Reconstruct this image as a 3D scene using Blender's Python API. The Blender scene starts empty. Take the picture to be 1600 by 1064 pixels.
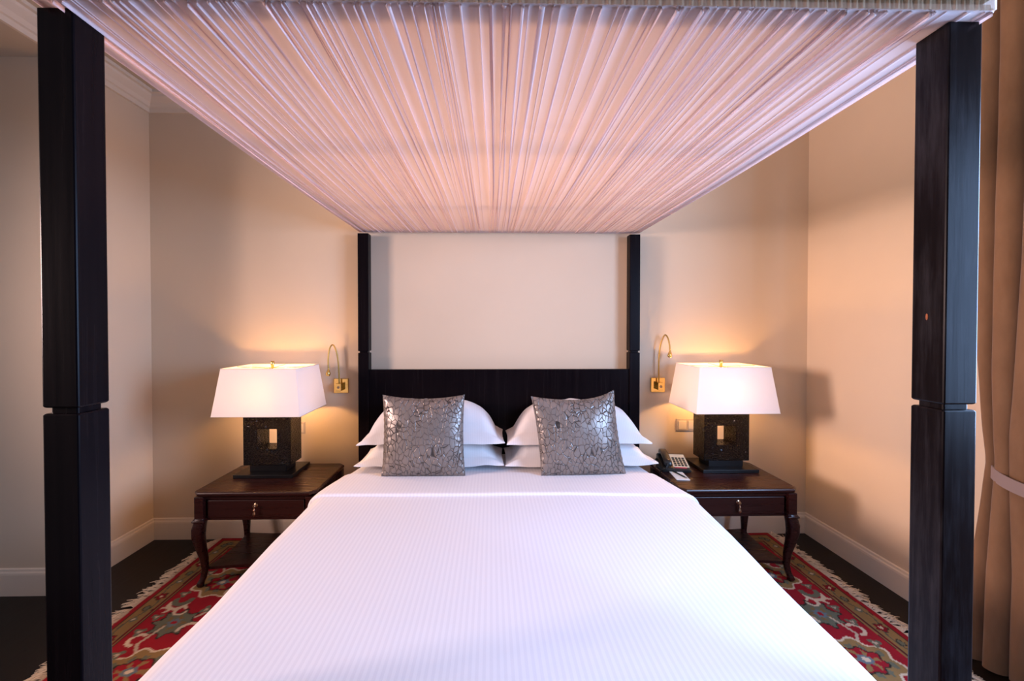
import bpy, bmesh, math, random
import numpy as np
from mathutils import Vector, Matrix, noise

random.seed(7)
rng = np.random.default_rng(7)
C = bpy.context.scene.collection
R = math.radians
PI = math.pi

# ------------------------------------------------------------------ camera, world, lights, exposure
cam_data = bpy.data.cameras.new('camera')
cam = bpy.data.objects.new('camera', cam_data)
C.objects.link(cam)
cam.location = (0.0, 0.0, 1.65)
cam.rotation_euler = (R(90 - 0.8), 0.0, R(-1.2))
cam_data.sensor_fit = 'HORIZONTAL'
cam_data.sensor_width = 36.0
cam_data.lens = 36.0 * 670.0 / 1600.0
cam_data.shift_x = 18.5 / 1600.0
cam_data.shift_y = -11.6 / 1600.0
cam_data.clip_start = 0.02
bpy.context.scene.camera = cam

world = bpy.data.worlds.new('world')
bpy.context.scene.world = world
world.use_nodes = True
world.node_tree.nodes['Background'].inputs[0].default_value = (0.55, 0.65, 1.0, 1)
world.node_tree.nodes['Background'].inputs[1].default_value = 0.3


def area_light(name, loc, rot, sx, sy, power, color):
    d = bpy.data.lights.new(name, 'AREA')
    d.shape = 'RECTANGLE'
    d.size, d.size_y = sx, sy
    d.energy, d.color = power, color
    o = bpy.data.objects.new(name, d)
    C.objects.link(o)
    o.location, o.rotation_euler = loc, rot
    return o


# daylight coming through the two windows (right wall, and the alcove on the left)
area_light('window_daylight_right', (2.68, 0.72, 1.88), (0, R(90), 0), 1.45, 2.1, 200.0, (0.38, 0.59, 1.0))
alc = area_light('window_daylight_alcove', (-4.52, 0.50, 2.05), (0, 0, 0), 1.0, 0.9, 50.0, (1.0, 0.71, 0.66))
alc.rotation_euler = Vector((6.3, 2.15, -0.75)).to_track_quat('-Z', 'Y').to_euler()
alc.data.spread = R(75)      # spread set by hand so the beam misses the alcove's back wall
# warm unseen light added above the canopy to glow through its cloth
area_light('canopy_fill_light', (0.07, 1.9, 3.40), (0, 0, 0), 1.7, 1.7, 20.0, (1.0, 0.55, 0.27))
BULB = 215.0

vs = bpy.context.scene.view_settings
vs.view_transform = 'Standard'
vs.look = 'None'
vs.gamma = 1.0
vs.exposure = 0.27
try:
    vs.use_curve_mapping = False
except Exception:
    pass


# ------------------------------------------------------------------ helpers: materials
def new_mat(name, color=(0.8, 0.8, 0.8), rough=0.5, metal=0.0, spec=0.5):
    m = bpy.data.materials.new(name)
    m.use_nodes = True
    b = m.node_tree.nodes['Principled BSDF']
    b.inputs['Base Color'].default_value = (*color, 1)
    b.inputs['Roughness'].default_value = rough
    b.inputs['Metallic'].default_value = metal
    b.inputs['Specular IOR Level'].default_value = spec
    return m, m.node_tree.nodes, m.node_tree.links, b


def coords(n, l, scale=(1, 1, 1), rot=(0, 0, 0), kind='Object'):
    t = n.new('ShaderNodeTexCoord')
    mp = n.new('ShaderNodeMapping')
    mp.inputs['Scale'].default_value = scale
    mp.inputs['Rotation'].default_value = rot
    l.new(t.outputs[kind], mp.inputs['Vector'])
    return mp.outputs['Vector']


def tex_noise(n, l, vec, scale, detail=4.0, rough=0.5):
    t = n.new('ShaderNodeTexNoise')
    t.inputs['Scale'].default_value = scale
    t.inputs['Detail'].default_value = detail
    t.inputs['Roughness'].default_value = rough
    l.new(vec, t.inputs['Vector'])
    return t.outputs['Fac']


def ramp(n, l, fac, stops):
    r = n.new('ShaderNodeValToRGB')
    e = r.color_ramp.elements
    while len(e) < len(stops):
        e.new(0.5)
    for i, (p, c) in enumerate(stops):
        e[i].position = p
        e[i].color = (*c, 1) if len(c) == 3 else c
    l.new(fac, r.inputs['Fac'])
    return r.outputs['Color']


def bump(n, l, b, height, strength=0.3, dist=0.01):
    bp = n.new('ShaderNodeBump')
    bp.inputs['Strength'].default_value = strength
    bp.inputs['Distance'].default_value = dist
    l.new(height, bp.inputs['Height'])
    l.new(bp.outputs['Normal'], b.inputs['Normal'])


def plaster(name, col, var=0.03):
    m, n, l, b = new_mat(name, col, 0.75, spec=0.25)
    v = coords(n, l)
    f = tex_noise(n, l, v, 1.3, 3)
    c2 = tuple(x * (1 - var * 2) for x in col)
    l.new(ramp(n, l, f, [(0.3, c2), (0.7, col)]), b.inputs['Base Color'])
    bump(n, l, b, tex_noise(n, l, v, 140, 3), 0.06, 0.002)
    return m


def dark_wood(name, c1, c2, rough, axis='Z', grain=1.0, spec=0.5):
    m, n, l, b = new_mat(name, c1, rough, spec=spec)
    sc = {'X': (2, 60, 60), 'Y': (60, 2, 60), 'Z': (60, 60, 2)}[axis]
    v = coords(n, l, sc)
    f = tex_noise(n, l, v, 1.0, 5, 0.6)
    l.new(ramp(n, l, f, [(0.35, c1), (0.7, c2)]), b.inputs['Base Color'])
    r = n.new('ShaderNodeMapRange')
    r.inputs['To Min'].default_value = rough - 0.07
    r.inputs['To Max'].default_value = rough + 0.1
    l.new(f, r.inputs['Value'])
    l.new(r.outputs['Result'], b.inputs['Roughness'])
    bump(n, l, b, f, 0.12 * grain, 0.002)
    return m


M = {}
M['wall'] = plaster('cream_wall_paint', (0.69, 0.55, 0.395))
M['ceiling'] = plaster('ceiling_paint', (0.60, 0.49, 0.36))
M['low_bounce'] = dark_wood('low_bounce_brown', (0.07, 0.04, 0.025), (0.11, 0.065, 0.04), 0.5)  # for the unseen front wall, made dark to cut bounced light
M['trim'] = plaster('white_trim_paint', (0.74, 0.63, 0.50), 0.01)
M['floor'] = dark_wood('dark_floor_boards', (0.006, 0.004, 0.003), (0.010, 0.006, 0.005), 0.4, 'Y', 0.6, 0.25)
M['espresso'] = dark_wood('espresso_bed_wood', (0.0045, 0.003, 0.004), (0.0075, 0.005, 0.006), 0.24, 'Z', 0.6, 0.06)


def worn_post():
    m = dark_wood('worn_espresso_wood', (0.0045, 0.003, 0.004), (0.0075, 0.005, 0.006), 0.30, 'Z', 0.8, 0.08)
    n, l = m.node_tree.nodes, m.node_tree.links
    b = n['Principled BSDF']
    src = b.inputs['Base Color'].links[0].from_socket
    streak = tex_noise(n, l, coords(n, l, (70, 70, 5)), 1.0, 6, 0.7)
    patch = tex_noise(n, l, coords(n, l, (6, 6, 3)), 1.0, 3, 0.6)
    mul = n.new('ShaderNodeMath')
    mul.operation = 'MULTIPLY'
    l.new(streak, mul.inputs[0])
    l.new(patch, mul.inputs[1])
    k = ramp(n, l, mul.outputs[0], [(0.22, (0, 0, 0)), (0.42, (1, 1, 1))])
    mx = n.new('ShaderNodeMix')
    mx.data_type = 'RGBA'
    l.new(k, mx.inputs[0])
    l.new(src, mx.inputs[6])
    mx.inputs[7].default_value = (0.026, 0.024, 0.028, 1)
    l.new(mx.outputs[2], b.inputs['Base Color'])
    return m


M['worn'] = worn_post()
M['table'] = dark_wood('mahogany_table_wood', (0.021, 0.0045, 0.004), (0.025, 0.0058, 0.0046), 0.27, 'X', 0.4, 0.4)
M['black_wood'] = new_mat('black_lacquer', (0.006, 0.005, 0.005), 0.35, 0.0, 0.22)[0]


def croc():
    m, n, l, b = new_mat('embossed_black_leather', (0.006, 0.005, 0.005), 0.24, spec=0.22)
    v = coords(n, l, (1.0, 1.0, 1.5))
    t = n.new('ShaderNodeTexVoronoi')
    t.feature = 'DISTANCE_TO_EDGE'
    t.inputs['Scale'].default_value = 62
    l.new(v, t.inputs['Vector'])
    h = ramp(n, l, t.outputs['Distance'], [(0.0, (0, 0, 0)), (0.25, (1, 1, 1))])
    bump(n, l, b, h, 1.0, 0.009)
    return m


M['croc'] = croc()


def brass():
    m, n, l, b = new_mat('polished_brass', (0.83, 0.55, 0.16), 0.16, 1.0)
    f = tex_noise(n, l, coords(n, l), 30, 2)
    r = n.new('ShaderNodeMapRange')
    r.inputs['To Min'].default_value = 0.1
    r.inputs['To Max'].default_value = 0.24
    l.new(f, r.inputs['Value'])
    l.new(r.outputs['Result'], b.inputs['Roughness'])
    return m


M['brass'] = brass()
M['brass_cable'] = new_mat('dull_brass_cable', (0.40, 0.24, 0.06), 0.34, 1.0)[0]
M['old_brass'] = new_mat('antique_brass', (0.36, 0.23, 0.14), 0.32, 1.0)[0]


def striped_cotton(name, per, c1, c2, wr=0.05):
    m, n, l, b = new_mat(name, c1, 0.62, spec=0.3)
    v = coords(n, l)
    w = n.new('ShaderNodeTexWave')
    w.wave_type = 'BANDS'
    w.bands_direction = 'X'
    w.inputs['Scale'].default_value = 2 * PI / (20 * per)
    w.inputs['Distortion'].default_value = 0.0
    l.new(v, w.inputs['Vector'])
    l.new(ramp(n, l, w.outputs['Fac'], [(0.35, c2), (0.6, c1)]), b.inputs['Base Color'])
    b.inputs['Sheen Weight'].default_value = 0.15
    bump(n, l, b, tex_noise(n, l, v, 7, 3), wr, 0.02)
    return m


M['bedspread'] = striped_cotton('striped_white_satin_cotton', 0.020, (0.815, 0.805, 0.845), (0.765, 0.755, 0.80))
M['sheet'] = striped_cotton('white_sheet_cotton', 0.020, (0.82, 0.80, 0.82), (0.775, 0.755, 0.78))
M['pillow'] = striped_cotton('white_pillow_cotton', 0.012, (0.86, 0.84, 0.84), (0.82, 0.80, 0.80), 0.35)


def cushion_mat():
    m, n, l, b = new_mat('crackled_silver_satin', (0.2, 0.18, 0.17), 0.36, 0.4, 0.5)
    v0 = coords(n, l, (1.25, 1, 0.8))
    dn = n.new('ShaderNodeTexNoise')
    dn.inputs['Scale'].default_value = 14
    l.new(v0, dn.inputs['Vector'])
    ad = n.new('ShaderNodeVectorMath')
    ad.operation = 'MULTIPLY_ADD'
    l.new(dn.outputs['Color'], ad.inputs[0])
    ad.inputs[1].default_value = (0.05, 0.0, 0.045)
    l.new(v0, ad.inputs[2])
    t = n.new('ShaderNodeTexVoronoi')
    t.feature = 'DISTANCE_TO_EDGE'
    t.inputs['Scale'].default_value = 30
    l.new(ad.outputs[0], t.inputs['Vector'])
    fade = tex_noise(n, l, coords(n, l), 8, 2)
    mr = n.new('ShaderNodeMapRange')
    mr.inputs['From Min'].default_value = 0.35
    mr.inputs['From Max'].default_value = 0.65
    mr.inputs['To Min'].default_value = 1.0
    mr.inputs['To Max'].default_value = 3.0
    l.new(fade, mr.inputs['Value'])
    mul = n.new('ShaderNodeMath')
    mul.operation = 'MULTIPLY'
    l.new(t.outputs['Distance'], mul.inputs[0])
    l.new(mr.outputs['Result'], mul.inputs[1])
    col = ramp(n, l, mul.outputs[0], [(0.0, (0.045, 0.038, 0.035)), (0.03, (0.07, 0.06, 0.053)), (0.075, (0.20, 0.168, 0.148)), (0.4, (0.24, 0.205, 0.182))])
    l.new(col, b.inputs['Base Color'])
    h = ramp(n, l, mul.outputs[0], [(0.0, (0, 0, 0)), (0.12, (1, 1, 1))])
    bump(n, l, b, h, 0.55, 0.005)
    return m


M['cushion'] = cushion_mat()


def sheer(name, col, trans_col, wt, wa):
    m = bpy.data.materials.new(name)
    m.use_nodes = True
    n, l = m.node_tree.nodes, m.node_tree.links
    n.clear()
    out = n.new('ShaderNodeOutputMaterial')
    d = n.new('ShaderNodeBsdfDiffuse')
    d.inputs['Color'].default_value = (*col, 1)
    t = n.new('ShaderNodeBsdfTranslucent')
    t.inputs['Color'].default_value = (*trans_col, 1)
    mx = n.new('ShaderNodeMixShader')
    mx.inputs[0].default_value = wt
    l.new(d.outputs[0], mx.inputs[1])
    l.new(t.outputs[0], mx.inputs[2])
    # fine weave
    v = coords(n, l, (300, 300, 300))
    f = tex_noise(n, l, v, 1.0, 2)
    bp = n.new('ShaderNodeBump')
    bp.inputs['Strength'].default_value = 0.08
    bp.inputs['Distance'].default_value = 0.001
    l.new(f, bp.inputs['Height'])
    l.new(bp.outputs['Normal'], d.inputs['Normal'])
    last = mx.outputs[0]
    if wa > 0:
        tr = n.new('ShaderNodeBsdfTransparent')
        m2 = n.new('ShaderNodeMixShader')
        m2.inputs[0].default_value = wa
        l.new(last, m2.inputs[1])
        l.new(tr.outputs[0], m2.inputs[2])
        last = m2.outputs[0]
    l.new(last, out.inputs['Surface'])
    return m


M['canopy'] = sheer('sheer_white_voile', (0.91, 0.78, 0.79), (0.92, 0.75, 0.70), 0.42, 0.05)
M['valance'] = sheer('shade_browned_voile', (0.46, 0.34, 0.22), (0.5, 0.36, 0.22), 0.4, 0.30)  # brown tone puts the front drop's shade into the cloth colour
M['shade'] = sheer('cream_lamp_shade', (0.86, 0.80, 0.77), (0.72, 0.66, 0.66), 0.10, 0.0)
M['shade_trim'] = new_mat('shade_binding', (0.75, 0.66, 0.58), 0.7)[0]


def emit(name, col, s):
    m = bpy.data.materials.new(name)
    m.use_nodes = True
    n, l = m.node_tree.nodes, m.node_tree.links
    n.clear()
    e = n.new('ShaderNodeEmission')
    e.inputs[0].default_value = (*col, 1)
    e.inputs[1].default_value = s
    o = n.new('ShaderNodeOutputMaterial')
    l.new(e.outputs[0], o.inputs['Surface'])
    return m


M['bulb'] = emit('lit_bulb', (1.0, 0.52, 0.18), BULB)


def suede():
    m, n, l, b = new_mat('brown_suede_curtain', (0.24, 0.135, 0.075), 0.85, spec=0.2)
    v = coords(n, l, (1, 1, 0.35))
    f = tex_noise(n, l, v, 9, 5, 0.6)
    l.new(ramp(n, l, f, [(0.3, (0.20, 0.105, 0.05)), (0.7, (0.27, 0.15, 0.076))]), b.inputs['Base Color'])
    b.inputs['Sheen Weight'].default_value = 0.25
    bump(n, l, b, tex_noise(n, l, v, 60, 3), 0.1, 0.003)
    return m


M['curtain'] = suede()
M['tieback'] = new_mat('taupe_tieback_cloth', (0.30, 0.22, 0.19), 0.8)[0]
M['plate'] = new_mat('beige_switch_plastic', (0.50, 0.41, 0.33), 0.4)[0]
M['rocker'] = new_mat('pale_rocker_plastic', (0.66, 0.57, 0.47), 0.35)[0]
M['black_plastic'] = new_mat('black_phone_plastic', (0.010, 0.012, 0.013), 0.28)[0]
M['cream_plastic'] = new_mat('cream_phone_face', (0.78, 0.75, 0.58), 0.45)[0]
M['red_print'] = new_mat('red_phone_strip', (0.50, 0.05, 0.07), 0.45)[0]
M['paper'] = new_mat('note_paper', (0.85, 0.84, 0.80), 0.7)[0]
M['pen'] = new_mat('dark_green_pen', (0.015, 0.03, 0.025), 0.3)[0]
M['fringe'] = new_mat('cream_wool_fringe', (0.72, 0.60, 0.46), 0.9, spec=0.1)[0]
M['cord'] = new_mat('pale_power_cord', (0.35, 0.27, 0.2), 0.5)[0]
M['bare_wood'] = new_mat('bare_wood_chip', (0.45, 0.14, 0.05), 0.6)[0]
M['metal'] = new_mat('grey_metal', (0.4, 0.38, 0.36), 0.3, 1.0)[0]


def rug_mat():
    m, n, l, b = new_mat('knotted_wool', (0.3, 0.02, 0.02), 0.92, spec=0.12)
    a = n.new('ShaderNodeAttribute')
    a.attribute_name = 'weave'
    l.new(a.outputs['Color'], b.inputs['Base Color'])
    v = coords(n, l)
    bump(n, l, b, tex_noise(n, l, v, 220, 2), 0.35, 0.003)
    return m


M['rug'] = rug_mat()


# ------------------------------------------------------------------ helpers: geometry
def obj(name, bm, mat, parent=None, smooth=False, angle=None, loc=(0, 0, 0)):
    bmesh.ops.recalc_face_normals(bm, faces=bm.faces[:])
    me = bpy.data.meshes.new(name)
    bm.to_mesh(me)
    bm.free()
    return link_mesh(name, me, mat, parent, smooth, angle, loc)


def link_mesh(name, me, mat, parent=None, smooth=False, angle=None, loc=(0, 0, 0)):
    o = bpy.data.objects.new(name, me)
    C.objects.link(o)
    me.materials.append(mat)
    o.location = loc
    if parent is not None:
        o.parent = parent
    if smooth:
        me.polygons.foreach_set('use_smooth', [True] * len(me.polygons))
        if angle:
            try:
                me.set_sharp_from_angle(angle=R(15 if angle <= 35 else angle))
            except Exception:
                pass
    return o


def grid_mesh(name, P, closed_u=False):
    """P: array (nu, nv, 3) -> mesh of quads"""
    nu, nv = P.shape[:2]
    idx = np.arange(nu * nv).reshape(nu, nv)
    if closed_u:
        idx = np.vstack([idx, idx[:1]])
    q = np.stack([idx[:-1, :-1], idx[1:, :-1], idx[1:, 1:], idx[:-1, 1:]], -1).reshape(-1, 4)
    me = bpy.data.meshes.new(name)
    me.vertices.add(nu * nv)
    me.vertices.foreach_set('co', P.reshape(-1).astype(np.float32))
    me.loops.add(q.size)
    me.loops.foreach_set('vertex_index', q.reshape(-1).astype(np.int32))
    me.polygons.add(len(q))
    me.polygons.foreach_set('loop_start', (np.arange(len(q)) * 4).astype(np.int32))
    me.polygons.foreach_set('loop_total', np.full(len(q), 4, np.int32))
    me.update(calc_edges=True)
    me.validate()
    return me


def merge(bm, tmp):
    vm = [bm.verts.new(v.co) for v in tmp.verts]
    tmp.verts.index_update()
    for f in tmp.faces:
        try:
            bm.faces.new([vm[v.index] for v in f.verts])
        except ValueError:
            pass
    tmp.free()


def box(bm, x0, x1, y0, y1, z0, z1, bev=0.0, seg=2):
    t = bmesh.new()
    vs_ = [t.verts.new((x, y, z)) for z in (z0, z1) for y in (y0, y1) for x in (x0, x1)]
    for f in ((0, 2, 3, 1), (4, 5, 7, 6), (0, 1, 5, 4), (1, 3, 7, 5), (3, 2, 6, 7), (2, 0, 4, 6)):
        t.faces.new([vs_[i] for i in f])
    if bev > 0:
        bmesh.ops.bevel(t, geom=t.edges[:], offset=bev, segments=seg, profile=0.5, affect='EDGES')
    merge(bm, t)
    return bm


def rings(bm, sections, cap=True):
    """sections: list of equal-length point lists, skinned to one another"""
    rs = [[bm.verts.new(p) for p in s] for s in sections]
    n = len(rs[0])
    for a, b in zip(rs, rs[1:]):
        for i in range(n):
            bm.faces.new((a[i], a[(i + 1) % n], b[(i + 1) % n], b[i]))
    if cap:
        bm.faces.new(rs[0][::-1])
        bm.faces.new(rs[-1])
    return bm


def lathe(bm, prof, n=20, c=(0, 0, 0), axis='Z'):
    secs = []
    for r, h in prof:
        s = []
        for i in range(n):
            a = 2 * PI * i / n
            p = (r * math.cos(a), r * math.sin(a), h)
            if axis == 'Y':
                p = (p[0], p[2], p[1])
            elif axis == 'X':
                p = (p[2], p[0], p[1])
            s.append((c[0] + p[0], c[1] + p[1], c[2] + p[2]))
        secs.append(s)
    return rings(bm, secs)


def tube(bm, pts, rad, n=8):
    pts = [Vector(p) for p in pts]
    if not hasattr(rad, '__len__'):
        rad = [rad] * len(pts)
    secs, ref = [], None
    for i, p in enumerate(pts):
        d = (pts[min(i + 1, len(pts) - 1)] - pts[max(i - 1, 0)]).normalized()
        if ref is None:
            ref = d.orthogonal().normalized()
        ref = (ref - d * ref.dot(d)).normalized()
        b = d.cross(ref)
        secs.append([p + (ref * math.cos(2 * PI * k / n) + b * math.sin(2 * PI * k / n)) * rad[i] for k in range(n)])
    return rings(bm, secs)


def smooth_path(pts, n=30):
    """Catmull-Rom through pts"""
    pts = [Vector(p) for p in pts]
    P = [pts[0] * 2 - pts[1]] + pts + [pts[-1] * 2 - pts[-2]]
    out = []
    segs = len(pts) - 1
    for i in range(n + 1):
        t = i / n * segs
        k = min(int(t), segs - 1)
        u = t - k
        a, b, c, d = P[k:k + 4]
        out.append(0.5 * ((2 * b) + (c - a) * u + (2 * a - 5 * b + 4 * c - d) * u * u + (3 * b - a - 3 * c + d) * u ** 3))
    return out


def thing(name, label, cat, loc=(0, 0, 0), rz=0.0, group=None):
    o = bpy.data.objects.new(name, None)
    C.objects.link(o)
    o.empty_display_size = 0.1
    o.location = loc
    o.rotation_euler = (0, 0, rz)
    return tag(o, label, cat, group)


def tag(o, label, cat, group=None):
    o['label'] = label
    o['category'] = cat
    if group:
        o['group'] = group
    return o


def copy_thing(root, loc, rz=0.0, label=None):
    def rec(o, parent):
        c = o.copy()
        C.objects.link(c)
        c.parent = parent
        for ch in o.children:
            rec(ch, c)
        return c
    kids = list(root.children)
    r = root.copy()
    C.objects.link(r)
    r.location = loc
    r.rotation_euler = (0, 0, rz)
    if label:
        r['label'] = label
    for k in kids:
        rec(k, r)
    return r


def struct(name, bm, mat, parent=None, **kw):
    o = obj(name, bm, mat, parent, **kw)
    if parent is None:
        o['kind'] = 'structure'
    return o


def fbm(x, y, seed, octs=3):
    """smooth vectorised value noise from sines"""
    r = np.random.default_rng(seed)
    out = np.zeros(np.broadcast(x, y).shape)
    for o in range(octs):
        for _ in range(4):
            a = r.uniform(0, 2 * PI)
            k = 2 ** o * r.uniform(0.7, 1.4)
            out += np.sin(k * (np.cos(a) * x + np.sin(a) * y) + r.uniform(0, 2 * PI)) / (2 ** o) / 4
    return out


# ------------------------------------------------------------------ the room
XL, XR, YB, YF = -2.63, 2.525, 3.375, -2.5
ZC, ZK = 3.42, 3.29          # ceiling, underside of cornice and of the alcove
XA, YA0, YA1 = -4.4, -0.5, 2.685   # alcove

bm = bmesh.new()
box(bm, XA - 0.12, XR + 0.12, YF - 0.12, YB + 0.12, -0.1, 0.0)
struct('floor', bm, M['floor'])
bm = bmesh.new()
box(bm, XA - 0.12, XR + 0.12, YF - 0.12, YB + 0.12, ZC, ZC + 0.1)
struct('ceiling', bm, M['ceiling'])
bm = bmesh.new()
box(bm, XL - 0.12, XR + 0.12, YB, YB + 0.12, 0, ZC)
struct('wall_back', bm, M['wall'])
bm = bmesh.new()
box(bm, XL - 0.12, XL, YA1, YB, 0, ZC)
struct('wall_left', bm, M['wall'])
bm = bmesh.new()
box(bm, XA, XL - 0.12, YA1, YA1 + 0.12, 0, ZC)
struct('wall_alcove_back', bm, M['wall'])
bm = bmesh.new()
box(bm, XA, XL, YA0, YA1, ZK, ZC)
struct('ceiling_alcove', bm, M['ceiling'])
bm = bmesh.new()
box(bm, XA, XL, YA0 - 0.12, YA0, 0, ZC)
box(bm, XL - 0.12, XL, YF, YA0 - 0.12, 0, ZC)
struct('wall_left_front', bm, M['wall'])
bm = bmesh.new()
box(bm, XA - 0.12, XR + 0.12, YF - 0.12, YF, 0, ZC)
struct('wall_front', bm, M['low_bounce'])


def wall_with_window(name, x0, x1, ya, yb, w0, w1, s0, s1):
    bm = bmesh.new()
    box(bm, x0, x1, ya, w0, 0, ZC)
    box(bm, x0, x1, w1, yb, 0, ZC)
    box(bm, x0, x1, w0, w1, 0, s0)
    box(bm, x0, x1, w0, w1, s1, ZC)
    return struct(name, bm, M['wall'])


def window_frame(name, x, w0, w1, s0, s1):
    bm = bmesh.new()
    t = 0.05
    for a in ((w0, w0 + t, s0, s1), (w1 - t, w1, s0, s1), (w0 + t, w1 - t, s0, s0 + t), (w0 + t, w1 - t, s1 - t, s1),
              ((w0 + w1) / 2 - t / 2, (w0 + w1) / 2 + t / 2, s0 + t, s1 - t)):
        box(bm, x - 0.02, x + 0.02, *a, 0.003)
    return struct(name, bm, M['trim'])


wall_with_window('wall_right', XR, XR + 0.12, YF, YB, -0.4, 1.83, 1.08, 2.68)
window_frame('window_1', XR + 0.08, -0.4, 1.83, 1.08, 2.68)
wall_with_window('wall_alcove_side', XA - 0.12, XA, YA0 - 0.12, YA1 + 0.12, -0.1, 1.1, 1.45, 2.65)
window_frame('window_2', XA - 0.02, -0.1, 1.1, 1.45, 2.65)


def mould(name, prof, path):
    """extrude profile (d, z) along a straight run; path: (axis, wall coordinate, inward sign, a, b, mitre_a, mitre_b)"""
    axis, w, s, a, b, ma, mb = path
    bm = bmesh.new()
    secs = []
    for e, m_, sg in ((a, ma, 1), (b, mb, -1)):
        sec = []
        for d, z in prof:
            p = e + sg * d * m_
            sec.append((w + s * d, p, z) if axis == 'Y' else (p, w + s * d, z))
        secs.append(sec)
    rings(bm, secs)
    return struct(name, bm, M['trim'], smooth=False)


COR = [(0, ZK), (0.018, ZK), (0.022, ZK + 0.03), (0.035, ZK + 0.035), (0.05, ZK + 0.06), (0.085, ZK + 0.09), (0.09, ZK + 0.105), (0.11, ZK + 0.108), (0.11, ZC), (0, ZC)]
mould('trim_1', COR, ('Y', XL, 1, YF, YB, 0, 1))
mould('trim_2', COR, ('X', YB, -1, XL, XR, 1, 1))
mould('trim_3', COR, ('Y', XR, -1, YF, YB, 0, 1))
BAS = [(0, 0), (0.018, 0), (0.018, 0.128), (0.016, 0.140), (0.011, 0.148), (0.009, 0.160), (0.0, 0.165)]
mould('baseboard_left', BAS, ('Y', XL, 1, YA1, YB, -1, 1))
mould('baseboard_back', BAS, ('X', YB, -1, XL, XR, 1, 1))
mould('baseboard_right', BAS, ('Y', XR, -1, YF, YB, 0, 1))
mould('baseboard_alcove', BAS, ('X', YA1, -1, XA, XL, 0, -1))


# ------------------------------------------------------------------ rug
RX0, RX1, RY0, RY1 = -2.09, 2.21, 0.45, 3.35
RZ = 0.012
RED, TAN, CREAM, GREEN, DARK, DRED, BLUE = [np.array(c) for c in (
    (0.30, 0.012, 0.022), (0.27, 0.165, 0.065), (0.62, 0.50, 0.36), (0.135, 0.14, 0.095), (0.03, 0.024, 0.02), (0.13, 0.012, 0.016), (0.13, 0.17, 0.19))]


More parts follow.
